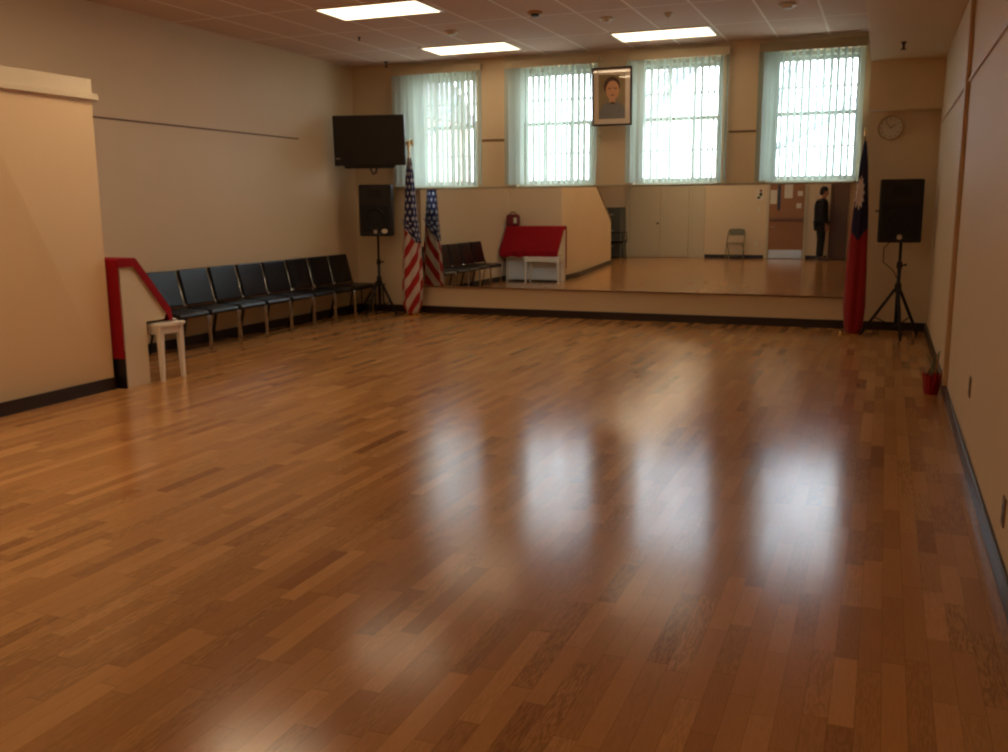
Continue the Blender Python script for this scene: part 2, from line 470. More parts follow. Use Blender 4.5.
# ---------------------------------------------------------------- ceiling lights
def light(x, y, label, lamp='lamp'):
    t = thing('ceiling_light', label, 'ceiling light', (x, y, ZC), 0, 'recessed fluorescent ceiling panels')
    b = B(); hx, hy = .54, .2925
    b.box(-hx, -hx+.03, -hy, hy, -.012, -.001).box(hx-.03, hx, -hy, hy, -.012, -.001)
    b.box(-hx+.03, hx-.03, -hy, -hy+.03, -.012, -.001).box(-hx+.03, hx-.03, hy-.03, hy, -.012, -.001)
    b.build('frame', M['white'], t, bevel=.002)
    B().box(-hx+.03, hx-.03, -hy+.03, hy-.03, -.008, -.002).build('diffuser', M[lamp], t)
    return t
CX = (-4.48, -2.32)
L0 = light(CX[0]-.09, 10.4925, 'glowing ceiling panel above the television end of the window wall')
dup(L0, (CX[1], 10.4925, ZC), None, 'glowing ceiling panel above the framed portrait')
dup(L0, (CX[0], 8.1525, ZC), None, 'warm glowing ceiling panel cut by the top edge, nearest the left wall')
for c, y, lab in ((0, 5.8125, 'lit ceiling panel over the partition and piano'), (0, 3.4725, 'lit ceiling panel over the middle of the partition'),
                  (0, 1.1325, 'lit ceiling panel over the near end of the partition'), (0, -1.2075, 'lit ceiling panel in front of the closet doors'),
                  (1, -1.2075, 'lit ceiling panel in front of the brown door')):
    if c == 0 and y > 5: L1 = light(CX[c], y, lab, 'lamp_near')
    else: dup(L1 if c == 0 else L0, (CX[c], y, ZC), None, lab)

# round ceiling devices
dl = ['white round detector between the two lit ceiling panels of the left column', 'dark round device on the ceiling in the middle row',
      'white round detector above the portrait side', 'small twin headed ceiling device near the right lit panel', 'white round detector near the dropped soffit']
for k, (x, y, r) in enumerate([(-4.32, 9.41, .07), (-3.19, 8.84, .07), (-2.65, 9.39, .065), (-2.04, 9.4, .04), (-.95, 9.44, .08)]):
    t = thing('ceiling_detector', dl[k], 'detector', (x, y, ZC), 0, 'round ceiling devices')
    b = B(); b.smooth = True; b.lathe([(r, -.001), (r, -.012), (r*.9, -.02)]); b.build('base', M['conduit'] if k == 1 else M['white'], t)
    b = B(); b.lathe([(r*.6, -.02), (r*.55, -.038), (r*.3, -.042)]); b.build('sensor_head', M['sprink'] if k == 1 else M['white'], t)
for k, (x, y, z, lab) in enumerate([(-5.96, 11.0, ZC, 'black pendent sprinkler on the ceiling above the television'), (.06, 9.9, 2.86, 'black pendent sprinkler under the dropped soffit'),
                                    (-5.37, 9.32, ZC, 'tiny black sprinkler tip left of the lit ceiling panels')]):
    s = .4 if k == 2 else .75
    t = thing('sprinkler', lab, 'sprinkler', (x, y, z), 0, 'pendent sprinklers')
    B().lathe([(.035*s, -.001), (.03*s, -.012), (.014*s, -.02), (.014*s, -.07*s), (.02*s, -.08*s)]).build('body', M['sprink'], t)
    B().lathe([(.03*s, -.082*s-.001), (.034*s, -.09*s-.002)], n=16).build('deflector', M['sprink'], t)

# ---------------------------------------------------------------- television on its bracket
TA = math.radians(16)
t = thing('television', 'black flat television on a bracket in the left corner, above the speaker', 'television', (-6.085, 10.74, 1.905), TA)
tilt = Matrix.Rotation(math.radians(5), 4, 'X')
b = B().box(-.455, .455, -.025, .035, .0, .615); o = b.build('housing', M['black'], t, bevel=.01); o.rotation_euler = (.07, 0, 0)
b = B().box(-.425, .425, -.031, -.027, .10, .59); o = b.build('screen', M['screen'], t); o.rotation_euler = (.07, 0, 0)
b = B().prism([(-.34, 0), (-.31, -.035), (.30, -.035), (.33, 0)], 'y', -.03, .03); o = b.build('speaker_bar', M['black'], t); o.rotation_euler = (.07, 0, 0)
b = B().box(-.432, -.38, -.0275, -.0255, .085, .095); o = b.build('logo_mark', M['steel'], t); o.rotation_euler = (.07, 0, 0)
t = thing('television_bracket', 'black wall arm holding the television up in the corner', 'bracket', (-6.09, 10.80, 1.95), TA)
b = B().box(-.16, .16, .045, .07, .08, .48); b.build('mount_plate', M['blackmetal'], t, bevel=.004)
Ri = Matrix.Rotation(-TA, 3, 'Z')
w1 = Ri @ Vector((.0, D-10.80-.025, 0))
b = B().tube([(0, .07, .28), (.02, .25, .28), (w1.x, w1.y, .28)], .022); b.build('arm', M['blackmetal'], t)
b = B(); b.tube([(-.035, .05, .08), (-.03, .03, -.09), (0, .03, -.15), (.035, .03, -.13), (.045, .05, -.03), (.04, .06, .08)], .011, 8); b.build('cable', M['blackmetal'], t)
b = B().box(-.06, .06, -.012, .012, -.14, .14); o = b.build('wall_plate', M['blackmetal'], t); o.location = (w1.x, w1.y, .28); o.rotation_euler = (0, 0, -TA)

# ---------------------------------------------------------------- loudspeakers and stands
def speaker(loc, rz, w, h, d, label, tiltx=0, sticker=True):
    t = thing('loudspeaker', label, 'loudspeaker', loc, rz, 'loudspeakers on tripod stands'); t.rotation_euler = (tiltx, 0, rz)
    b = B().prism([(-w/2, -d/2), (w/2, -d/2), (w/2*.97, 0), (w*.30, d/2), (-w*.30, d/2), (-w/2*.97, 0)], 'z', 0, h)
    b.build('cabinet', M['black'], t, bevel=.018, seg=3)
    B().box(-w*.43, w*.43, -d/2-.012, -d/2-.001, h*.07, h*.60).build('woofer_grille', M['grille'], t, bevel=.012)
    b = B(); b.smooth = True
    b.ring([(w*.31, 0), (w*.32, -.005), (w*.30, -.006), (w*.28, 0)], (0, -d/2-.0125, h*.33), 32); b.build('woofer_ring', M['blackmetal'], t)
    B().prism([(-w*.40, h*.68), (-w*.34, h*.95), (w*.34, h*.95), (w*.40, h*.68)], 'y', -d/2-.008, -d/2-.001).build('horn_flare', M['blackmetal'], t, bevel=.006)
    B().prism([(-w*.22, h*.74), (-w*.18, h*.90), (w*.18, h*.90), (w*.22, h*.74)], 'y', -d/2-.012, -d/2-.0085).build('horn_throat', M['grille'], t)
    B().lathe([(.026, 0), (.026, -.005)], (0, -d/2-.013, h*.09), 20, 'y').build('logo_badge', M['steel'], t)
    if sticker:
        b = B(); b.lathe([(.001, 0), (.04, 0), (.04, -.003), (.001, -.003)], (w*.28, -d/2-.0128, h*.10), 24, 'y')
        for v in b.bm.verts: v.co.z = (v.co.z - h*.10)*.75 + h*.10
        b.build('round_sticker', M['paper'], t)
    b = B(); b.tube([(-w/2*.97-.003, -.05, h*.5), (-w/2-.02, 0, h*.5), (-w/2*.97-.003, .05, h*.5)], .009, 8); b.build('handle', M['blackmetal'], t)
    return t
def stand(loc, ztop, hub, angs, reach, label, low=.10):
    t = thing('speaker_stand', label, 'speaker stand', loc, 0, 'black tripod speaker stands')
    B().tube([(0, 0, low), (0, 0, hub+.25)], .019, 12).build('lower_tube', M['blackmetal'], t)
    B().tube([(0, 0, hub+.20), (0, 0, ztop)], .0155, 12).build('pole', M['blackmetal'], t)
    B().lathe([(.03, hub-.03), (.034, hub), (.034, hub+.05), (.026, hub+.07)]).build('collar', M['black'], t)
    B().lathe([(.026, hub+.22), (.03, hub+.24), (.026, hub+.29)]).build('clamp_collar', M['black'], t)
    B().tube([(.02, 0, hub+.25), (.07, 0, hub+.26)], [.006, .014], 8).build('knob', M['black'], t)
    B().lathe([(.024, low), (.026, low+.03)]).build('brace_collar', M['black'], t)
    for a in angs:
        c, s = math.cos(a), math.sin(a)
        l = B().tube([(c*.03, s*.03, hub), (c*reach, s*reach, .017)], .016, 8).build('leg', M['blackmetal'], t)
        B().tube([(c*.02, s*.02, low+.015), (c*reach*.62, s*reach*.62, hub*.38+.01)], .0065, 6).build('brace', M['blackmetal'], l)
        B().sphere((c*reach, s*reach, .017), .017, 8).build('rubber_foot', M['black'], l)
    return t
stand((-6.115, 10.93, 0), 1.0195, .43, [math.radians(a) for a in (-14, 190, 262)], .29, 'black tripod stand beside the row of black chairs')
speaker((-6.10, 10.93, 1.02), math.radians(14), .43, .65, .30, 'black loudspeaker on the tripod beneath the television')
stand((.16, 10.72, 0), .9895, .50, [math.radians(a) for a in (50, 176, 278)], .34, 'black tripod stand in the right corner below the clock')
speaker((.13, 10.74, .99), math.radians(3), .42, .64, .32, 'black loudspeaker on the tripod below the wall clock', sticker=False)
b = B(); b.tube([(.08, 10.70, 1.02), (0.0, 10.80, .93), (.0, 10.80, .78), (.10, 10.74, .70), (.145, 10.72, .62)], .005, 6)
tag(b.build('speaker_cable', M['black']), 'thin black cable looping below the right loudspeaker', 'cable')

# ---------------------------------------------------------------- flags
def star_nodes(g, u, v, r, pts, sharp):
    """1 inside a star centred at 0"""
    a = g.m('ARCTAN2', u, v)
    rr = g.m('SQRT', g.m('ADD', g.m('MULTIPLY', u, u), g.m('MULTIPLY', v, v)))
    lim = g.m('MULTIPLY_ADD', g.m('COSINE', g.m('MULTIPLY', a, float(pts))), r*sharp, r*(1-sharp))
    return g.m('LESS_THAN', rr, lim)
def cloth_base(name):
    m, nt, out = new_mat(name); g = N(nt)
    uv = g.node('ShaderNodeUVMap').outputs[0]
    sp = g.node('ShaderNodeSeparateXYZ'); nt.links.new(uv, sp.inputs[0])
    p = g.node('ShaderNodeBsdfPrincipled'); p.inputs['Roughness'].default_value = .6; p.inputs['Specular IOR Level'].default_value = .3
    p.inputs['Sheen Weight'].default_value = .2
    nt.links.new(p.outputs[0], out.inputs[0])
    return m, g, sp.outputs[0], sp.outputs[1], p
# u runs round the furled cloth in metres, v is the height in metres
def us_mat(which):
    m, g, U, V, p = cloth_base('flag_' + which)
    if which == 'stripes':
        s = g.m('FRACT', g.m('DIVIDE', g.m('SUBTRACT', V, g.m('MULTIPLY', U, 1.55)), .27))
        k = g.m('LESS_THAN', s, .5)
        c = g.mix(k, srgb(206, 188, 176), srgb(168, 30, 34))
    else:
        P = .10
        rowf = g.m('DIVIDE', V, P*.8); row = g.m('FLOOR', rowf)
        uu = g.m('ADD', g.m('DIVIDE', U, P), g.m('MULTIPLY', g.m('MODULO', row, 2.), .5))
        fu = g.m('MULTIPLY', g.m('SUBTRACT', g.m('FRACT', uu), .5), P); fv = g.m('MULTIPLY', g.m('SUBTRACT', g.m('FRACT', rowf), .5), P*.8)
        k = star_nodes(g, fu, fv, .030, 5, .32)
        c = g.mix(k, srgb(20, 25, 72), srgb(206, 206, 214))
    g.put(p.inputs['Base Color'], c); return m
def furled(zs, rad, a0, a1, n, folds, depth, seed, zoff=0.):
    """tapered, pleated, hanging cloth tube; returns bmesh with uv"""
    b = B(); b.smooth = True
    rnd = random.Random(seed); ph = [rnd.uniform(0, 6.28) for _ in range(4)]
    rings = []
    for z in zs:
        r = rad(z); ring = []
        for k in range(n):
            a = 2*PI*k/n
            f = 1 + depth*math.sin(folds*a + ph[0] + z*1.3) + depth*.5*math.sin((folds+3)*a + ph[1] - z*2.1)
            ring.append((r*f*math.cos(a)*a0, r*f*math.sin(a)*a1, z))
        rings.append(ring)
    V = b.rings(rings)
    uvl = b.bm.loops.layers.uv.new('UVMap')
    for f in b.bm.faces:
        angs = []
        for l in f.loops:
            angs.append(math.atan2(l.vert.co.y/a1, l.vert.co.x/a0))
        if max(angs)-min(angs) > PI: angs = [x+2*PI if x < 0 else x for x in angs]
        for l, x in zip(f.loops, angs): l[uvl].uv = (x*.12, l.vert.co.z+zoff)
    return b
def lerp_tab(tab):
    def f(z):
        for (z0, r0), (z1, r1) in zip(tab, tab[1:]):
            if z <= z1: return r0 + (r1-r0)*max(0, min(1, (z-z0)/(z1-z0)))
        return tab[-1][1]
    return f
def zr(a, b, n): return [a+(b-a)*k/n for k in range(n+1)]
# United States flag
t = thing('flag', 'furled stars and stripes flag on a floor stand in front of the left loudspeaker', 'flag', (-5.64, 10.94, 0), 0, 'furled flags on floor poles')
B().lathe([(.11, 0), (.11, .012), (.06, .03), (.02, .05)]).build('base', M['brass'], t)
B().tube([(0, 0, .04), (0, 0, 2.07)], .012, 10).build('pole', M['polewood'], t)
rad = lerp_tab([(.03, .07), (.12, .115), (.4, .13), (.75, .12), (1.1, .09), (1.5, .064), (1.8, .045), (2.0, .02)])
def diag(z, a): return z
b = furled(zr(.03, 1.08, 30), rad, 1., .85, 72, 5, .12, 5)
for v in b.bm.verts:      # canton edge runs on the slant
    if v.co.z > 1.079: v.co.z = 1.13 - 1.3*(v.co.x+.03)
stp = b.build('striped_cloth', us_mat('stripes'), t)
rad2 = lambda z: rad(z)*1.03+.002
b = furled(zr(.90, 2.0, 30), rad2, 1., .85, 72, 5, .12, 5)
for v in b.bm.verts:
    if v.co.z < .901: v.co.z = 1.11 - 1.3*(v.co.x+.03)
    elif v.co.z < 1.2:
        zz = 1.11 - 1.3*(v.co.x+.03); f = (v.co.z-.9)/.3; v.co.z = zz + (1.2-zz)*f
b.build('starred_cloth', us_mat('stars'), t)
# eagle finial
b = B(); b.smooth = True
b.lathe([(.012, 2.06), (.018, 2.075), (.008, 2.09), (.024, 2.105), (.022, 2.12), (.008, 2.13)]).sphere((0, 0, 2.165), .032, 10, (1, 1, 1.5)).sphere((.006, -.012, 2.21), .014, 8)
for s in (-1, 1):
    b.rings([[(s*.01, -.006, 2.15), (s*.01, .006, 2.15), (s*.01, .006, 2.19), (s*.01, -.006, 2.19)],
             [(s*.04, -.005, 2.165), (s*.04, .005, 2.165), (s*.04, .005, 2.215), (s*.04, -.005, 2.215)],
             [(s*.062, -.003, 2.13), (s*.062, .003, 2.13), (s*.062, .003, 2.225), (s*.062, -.003, 2.225)]])
b.build('finial', M['gold'], t)
b = B()
for s in (-1, 1): b.tube([(s*.004, -.014, 2.06), (s*.016, -.02, 1.98), (s*.014, -.03, 1.90)], .004, 6)
b.build('cord', M['gold'], t)
# second flag: red field, blue canton with a white sun
def roc_mat():
    m, g, U, V, p = cloth_base('flag_red_blue')
    fold = g.m('MULTIPLY', g.m('ABSOLUTE', g.m('ADD', U, .20)), 1.1)
    k = g.m('GREATER_THAN', V, g.m('ADD', 1.00, fold))
    c = g.mix(k, srgb(152, 14, 22), srgb(24, 24, 66))
    du = g.m('ADD', U, .225); dv = g.m('MULTIPLY', g.m('SUBTRACT', V, 1.50), .52)
    s1 = star_nodes(g, du, dv, .092, 12, .14)
    c = g.mix(s1, c, srgb(212, 196, 190))
    g.put(p.inputs['Base Color'], c); return m
t = thing('flag', 'furled red flag with blue top and white sun, beside the right loudspeaker', 'flag', (-.265, 10.80, 0), 0, 'furled flags on floor poles')
B().lathe([(.10, 0), (.10, .012), (.06, .028), (.02, .05)]).build('base', M['brass'], t)
B().tube([(0, 0, .04), (.015, 0, 2.08)], .011, 10).build('pole', M['polewood'], t)
rad = lerp_tab([(.03, .075), (.10, .092), (.3, .108), (.7, .105), (1.0, .095), (1.3, .082), (1.6, .055), (1.8, .042), (2.03, .014)])
b = furled(zr(.02, 2.03, 50), rad, 1., .85, 72, 4, .10, 9)
for v in b.bm.verts: v.co.x += .02*v.co.z/2.
b.build('cloth', roc_mat(), t)
b = B(); b.smooth = True; b.lathe([(.008, 2.07), (.016, 2.09), (.006, 2.10), (.016, 2.125), (.013, 2.14), (.003, 2.17)], (.015, 0, 0), 16); b.build('finial', M['brass'], t)
t = B(); t.smooth = True; t.sphere((0, 0, .025), .025, 12).lathe([(.02, 0), (.03, .004), (.028, .01)])
o = t.build('brass_knob', M['brass']); o.location = (-.375, 10.66, .001); tag(o, 'small shiny brass knob on the floor beside the red and blue flag', 'knob')

# ---------------------------------------------------------------- clock
t = thing('wall_clock', 'round pale wall clock above the right loudspeaker', 'clock', (-.01, D, 2.185))
b = B(); b.smooth = True; b.ring([(.128, -.001), (.13, -.02), (.124, -.034), (.114, -.03), (.114, -.001)], (0, 0, 0), 40); b.build('rim', M['conduit'], t)
B().lathe([(.001, -.0235), (.113, -.0235), (.113, -.0215), (.001, -.0215)], n=40, axis='y').build('dial', pbsdf('dial', srgb(214, 206, 184), .5), t)
b = B()
for k in range(12):
    a = k*PI/6; c, s = math.sin(a), math.cos(a)
    R = Matrix.Rotation(a, 4, 'Y')
    b.box(-.003, .003, -.0265, -.0245, .085, .102, R)
b.build('hour_marks', M['trimwood'], t)
for a, l, w in ((1.0, .062, .004), (5.6, .085, .003)):
    B().box(-w, w, -.0295, -.0275, -.012, l, Matrix.Rotation(a, 4, 'Y')).build('hand', M['trimwood'], t)

# ---------------------------------------------------------------- framed portrait
pw, ph = .485, .66
t = thing('framed_portrait', 'dark framed portrait photograph hanging between the middle windows', 'picture', (-3.06, D-.135, 2.31), 0)
t.rotation_euler = (math.radians(2.5), 0, 0)
b = B(); e = .022
b.box(-pw/2, pw/2, -.012, .012, 0, e).box(-pw/2, pw/2, -.012, .012, ph-e, ph).box(-pw/2, -pw/2+e, -.012, .012, e, ph-e).box(pw/2-e, pw/2, -.012, .012, e, ph-e)
b.build('frame', M['frame'], t, bevel=.003)
B().box(-pw/2+e, pw/2-e, .002, .006, e, ph-e).build('mat', M['mat'], t)
b = B(); ix, z0, z1 = .16, .08, .58
b.box(-ix, ix, -.0005, .0015, z0, z1); b.build('photo_print', M['photo_bg'], t)
def blob(name, mat, pts, y):
    b = B(); b.prism(pts, 'y', y-.0004, y+.0003); return b.build(name, mat, t)
def ell(cx, cz, rx, rz, n=24): return [(cx+rx*math.cos(2*PI*k/n), cz+rz*math.sin(2*PI*k/n)) for k in range(n)]
blob('printed_suit', M['photo_suit'], [(-.155, z0+.002), (.155, z0+.002), (.155, .20), (.12, .245), (.04, .28), (-.03, .28), (-.11, .24), (-.152, .17)], -.0012)
blob('printed_hair', M['photo_hair'], ell(.002, .445, .098, .11), -.0022)
blob('printed_neck', M['photo_skin'], [(-.03, .255), (.04, .255), (.04, .34), (-.03, .34)], -.0030)
blob('printed_face', M['photo_skin'], ell(.01, .40, .08, .108), -.0040)
blob('printed_brow', M['photo_dark'], [(-.045, .425), (-.008, .429), (-.008, .417), (-.045, .413)], -.0050)
blob('printed_brow', M['photo_dark'], [(.022, .429), (.062, .425), (.062, .413), (.022, .417)], -.0050)
blob('printed_mouth', M['photo_dark'], [(-.02, .348), (.01, .353), (.04, .348), (.01, .338)], -.0050)
blob('printed_collar', M['photo_hair'], [(-.05, .245), (.06, .245), (.01, .275)], -.0050)
B().box(-pw/2+e, pw/2-e, -.0085, -.0070, e, ph-e).build('glass', M['picglass'], t)
b = B(); b.tube([(-.15, .013, ph-.06), (0, .04, ph+.01), (.15, .013, ph-.06)], .002, 5); b.build('hanging_wire', M['blackmetal'], t)

# ---------------------------------------------------------------- piano under its red cover
PXE = -5.47
t = thing('piano', 'cream upright piano draped with a red cover, backed against the partition', 'piano', (PXE, 5.705, 0))
L = 1.09
def side(x0, x1):
    return [(0.0, 0), (.25, 0), (.25, .50), (.46, .50), (.50, .56), (.15, .985), (.0, .985)]
b = B().prism(side(0, 0), 'x', -.04, 0); b.build('side_panel', M['cream'], t, bevel=.004)
b = B().prism(side(0, 0), 'x', -L, -L+.04); b.build('side_panel', M['cream'], t, bevel=.004)
B().prism([(.012, .03), (.22, .03), (.22, .86), (.135, .96), (.012, .96)], 'x', -L+.041, -.041).build('body', M['white'], t)
B().box(-L+.041, -.041, .222, .46, .50, .55).build('keybed', M['cream'], t)
B().box(-L+.041, -.041, .221, .235, .05, .49).build('lower_panel', M['white'], t, bevel=.003)
B().box(-L, 0, -.018, -.002, .0, .30).build('back_board', M['blackwood'], t)
for x in (-.66, -.50, -.40):
    B().box(x, x+.03, .26, .36, .025, .04).build('pedal', M['brass'], t)
# cover: follows top and sloping front, hangs over ends and back
out = [(-.022, .24), (-.022, 1.0), (-.01, 1.012), (.155, 1.012), (.17, 1.003), (.525, .575), (.535, .51), (.53, .47)]
b = B(); b.smooth = False
cols = []
nx = 28
rr = []
for k in range(nx+1):
    x = .012 - (L+.024)*k/nx
    row = []
    for j, (y, z) in enumerate(out):
        w = 0
        if j >= 6: w = .010*math.sin(k*1.1)
        zz = z + (.010*math.sin(k*.9+1) if j == len(out)-1 else 0)
        row.append((x, y+w, zz))
    rr.append(row)
b.rings(rr, closed=False)
# end flaps
for x in (.012, -L-.012):
    top = [(-.022, 1.0), (-.01, 1.012), (.155, 1.012), (.17, 1.003), (.525, .575), (.53, .485)]
    low = [(-.022, .95), (-.01, .95), (.135, .95), (.145, .942), (.472, .545), (.50, .485)]
    b.rings([[(x, y, z) for y, z in top], [(x, y, z) for y, z in low]], closed=False)
bmesh.ops.remove_doubles(b.bm, verts=b.bm.verts, dist=.0005)
o = b.build('red_cover', M['redcloth'], t); md = o.modifiers.new('solid', 'SOLIDIFY'); md.thickness = .006; md.offset = 1
# red bag on top
t = thing('bag', 'dark red handbag standing on the wall end of the piano', 'bag', (-6.46, 5.82, 1.021))
b = B().prism([(-.125, 0), (.125, 0), (.12, .17), (.10, .21), (-.10, .21), (-.12, .17)], 'y', -.055, .055); b.build('body', M['redbag'], t, bevel=.02, seg=3)
B().tube([(-.05, 0, .21), (-.045, 0, .24), (0, 0, .255), (.045, 0, .24), (.05, 0, .21)], .009, 8).build('handle', M['redbag'], t)
B().box(.03, .09, .0555, .058, .05, .15).build('highlight_patch', M['cream'], t)  # highlight on the bag, painted as a pale patch

# ---------------------------------------------------------------- piano bench
t = thing('piano_bench', 'white wooden piano bench in front of the red covered piano', 'bench', (-5.73, 6.165, 0), 0)
B().box(-.345, .345, -.15, .15, .445, .475).build('seat', M['bench'], t, bevel=.006)
b = B(); b.box(-.325, .325, -.133, -.115, .385, .444).box(-.325, .325, .115, .133, .385, .444).box(-.325, -.307, -.115, .115, .385, .444).box(.307, .325, -.115, .115, .385, .444)
b.build('apron', M['bench'], t, bevel=.003)
for sx in (-1, 1):
    for sy in (-1, 1):
        R = []
        for z, r, o_ in ((0, .013, .006), (.385, .022, 0), (.444, .022, 0)):
            cx, cy = sx*(.307+o_), sy*(.117+o_)
            R.append([(cx-r, cy-r, z), (cx+r, cy-r, z), (cx+r, cy+r, z), (cx-r, cy+r, z)])
        b = B(); b.rings(R); b.build('leg', M['bench'], t)

# ---------------------------------------------------------------- row of black chairs
def chair0(loc, label):
    t = thing('stacking_chair', label, 'chair', loc, 0, 'black padded chairs along the left wall')
    W = .211
    b = B(); b.prism([(.07, .385), (.085, .365), (.40, .345), (.435, .352), (.445, .375), (.43, .398), (.38, .408), (.09, .418)], 'y', -W, W)
    b.build('seat', M['vinyl'], t, bevel=.012, seg=3)
    b = B(); b.prism([(.135, .440), (.118, .428), (.098, .44), (.02, .77), (.026, .788), (.052, .784)], 'y', -W+.004, W-.004)
    b.build('backrest', M['vinyl'], t, bevel=.008, seg=2)
    for s in (-1, 1):
        y = s*(W+.0085)
        b = B(); b.tube([(.025, y, .785), (.10, y, .44), (.115, y, .405), (.15, y, .385), (.40, y, .362)], .0085, 8)
        b.build('side_frame', M['chrome'], t)
        b = B().sphere((.118, s*(W+.011), .432), .02, 10, (1, .5, 1)); b.build('hinge_knob', M['chrome'], t)
        B().tube([(.40, y, .362), (.415, y, .33), (.42, y, .0)], .0085, 8).build('leg', M['chrome'], t)
        B().tube([(.16, y, .385), (.13, y, .34), (.05, y, .0)], .0085, 8).build('leg', M['blackmetal'], t)
    B().tube([(.12, -W, .37), (.12, W, .37)], .007, 8).build('crossbar', M['chrome'], t)
    return t
order = ['nearest the red covered piano', 'second from the piano', 'third from the piano', 'fourth from the piano', 'fifth from the piano',
         'sixth from the piano', 'second from the far corner', 'at the far end, beside the tripod stand']
c0 = chair0((-6.60, 7.37, 0), 'black padded chair with chrome frame, ' + order[0])
for k in range(1, 8):
    dup(c0, (-6.60, 7.37+.467*k, 0), random.Random(k).uniform(-.004, .004), 'black padded chair in the wall row, ' + order[k])
# low dark table between the row and the stand
t = thing('side_table', 'low dark side table between the last chair and the tripod stand', 'table', (-6.36, 11.06, 0))
B().box(-.19, .19, -.13, .13, .36, .385).build('table_top', M['blackwood'], t, bevel=.005)
for sx in (-1, 1):
    for sy in (-1, 1): B().tube([(sx*.16, sy*.10, .36), (sx*.175, sy*.115, .0)], .009, 8).build('leg', M['blackmetal'], t)

# ---------------------------------------------------------------- plant in red wrapping, outlets
t = thing('potted_plant', 'small pot in red foil with thin stalks on the floor by the right wall', 'potted plant', (.385, 7.56, 0))
R = []; n = 24
for z, r in ((0, .046), (.04, .054), (.08, .060), (.12, .064)):
    R.append([(r*(1+(.04 if k % 2 else -.04))*math.cos(2*PI*k/n), r*(1+(.04 if k % 2 else -.04))*math.sin(2*PI*k/n), z) for k in range(n)])
R.append([(.069*math.cos(2*PI*k/n), .069*math.sin(2*PI*k/n), .135+(.05 if k % 6 == 1 else (.02 if k % 2 else 0))) for k in range(n)])
b = B(); b.rings(R, cap=False); b.bm.faces.new([v for v in b.bm.verts][:n][::-1]); o = b.build('foil_pot', M['redfoil'], t); md = o.modifiers.new('s', 'SOLIDIFY'); md.thickness = .003
B().lathe([(.05, .09), (.053, .10)]).build('soil', M['blackwood'], t)
for k in range(7):
    rn = random.Random(k); a = rn.uniform(0, 6.28); h = rn.uniform(.22, .33); l = rn.uniform(.01, .04)
    B().tube([(.03*math.cos(a), .03*math.sin(a), .11), (.035*math.cos(a+.6), .035*math.sin(a+.6), h*.7), ((.03+l)*math.cos(a), (.03+l)*math.sin(a), h)], [.007, .006, .003], 6).build('stalk', M['stemtan'] if k % 3 == 0 else M['stem'], t)
def outlet(loc, axis, lab):
    t = thing('outlet_plate', lab, 'outlet', loc, 0 if axis == 'y' else PI/2, 'wall outlets')
    B().box(-.035, .035, -.007, -.0005, -.055, .055).build('plate', M['trimwood'], t, bevel=.002)
    for z in (-.02, .02): B().box(-.012, .012, -.009, -.0072, z-.012, z+.012).build('socket', M['base'], t)
    return t
for y, lab in ((5.59, 'brown outlet plate low on the right wall, past the foil wrapped pot'), (3.85, 'brown outlet plate low on the right wall, at the picture edge')):
    t = outlet((XR, y, .415 if y > 5 else .255), 'x', lab); t.rotation_euler = (0, 0, -PI/2)

# ---------------------------------------------------------------- rear of the room (seen in the mirror)
# closet: two painted leaves with a side panel
b = B(); Y0 = YR
b.box(-6.46, -6.38, Y0, Y0+.05, 0, 2.1).box(-4.78, -4.70, Y0, Y0+.05, 0, 2.1).box(-6.46, -4.70, Y0, Y0+.05, 2.1, 2.18)
struct(b.build('door_1', M['closet'], bevel=.004), 'pair of pale closet doors at the back of the room')
dr = bpy.data.objects['door_1']
for x0, x1, hx in ((-6.37, -5.545, -5.66), (-5.525, -4.79, None)):
    l = B().box(x0, x1, Y0+.006, Y0+.034, .02, 2.09).build('door_leaf', M['closet'], dr, bevel=.003)
    if hx:
        b = B(); b.smooth = True; b.lathe([(.02, .0345), (.012, .05), (.012, .07), (.026, .085), (.02, .105)], (hx+.06, Y0, .90), 16, 'y')
        b.build('door_handle', M['sprink'], l)
B().box(-4.70, -4.38, Y0, Y0+.03, 0, ZC-.01).build('side_panel', M['closet'], dr)
# brown door with kick plate
b = B(); b.box(-2.82, -2.76, Y0, Y0+.04, 0, 2.05).box(-1.90, -1.84, Y0, Y0+.04, 0, 2.05).box(-2.82, -1.84, Y0, Y0+.04, 2.05, 2.11)
d2 = struct(b.build('door_2', M['closet'], bevel=.004), 'brown wooden door with steel kick plate')
l = B().box(-2.755, -1.905, Y0+.006, Y0+.032, .01, 2.04).build('door_leaf', M['doorwood'], d2, bevel=.003)
B().box(-2.74, -1.92, Y0+.0325, Y0+.036, .02, .23).build('kick_plate', M['steel'], l)
B().box(-2.56, -2.49, Y0+.0325, Y0+.037, 1.22, 1.85).build('vision_strip', M['screen'], l)
B().box(-2.74, -1.92, Y0+.033, Y0+.075, .96, 1.03).build('push_bar', M['doordark'], l, bevel=.01)
b = B(); b.tube([(-2.68, Y0+.034, .80), (-2.68, Y0+.07, .80), (-2.60, Y0+.075, .80)], .009, 8); b.build('door_handle', M['steel'], l)
for k, (x, z, w, h, lab) in enumerate([(-2.30, 1.72, .20, .40, 'tall white notice taped to the brown door'), (-2.02, 1.63, .12, .12, 'upper small white note on the brown door'),
                                  (-2.04, 1.33, .12, .12, 'lower small white note on the brown door'), (-2.70+.04, 1.55, .16, .34, 'white notice at the edge of the brown door')]):
    o = B().box(x-w/2, x+w/2, 0, .0015, z-h/2, z+h/2).build('notice_sheet', M['paper']); o.location = (0, Y0+.0335 + (.001 if k == 3 else 0), 0)
    tag(o, lab, 'notice', 'papers on the brown door')
t = thing('wall_decoration', 'small red and green festive decoration on the wall left of the brown door', 'decoration', (-3.0, Y0, 1.60))
B().box(-.09, .09, .0005, .003, -.14, .16).build('backing_paper', M['paper'], t)
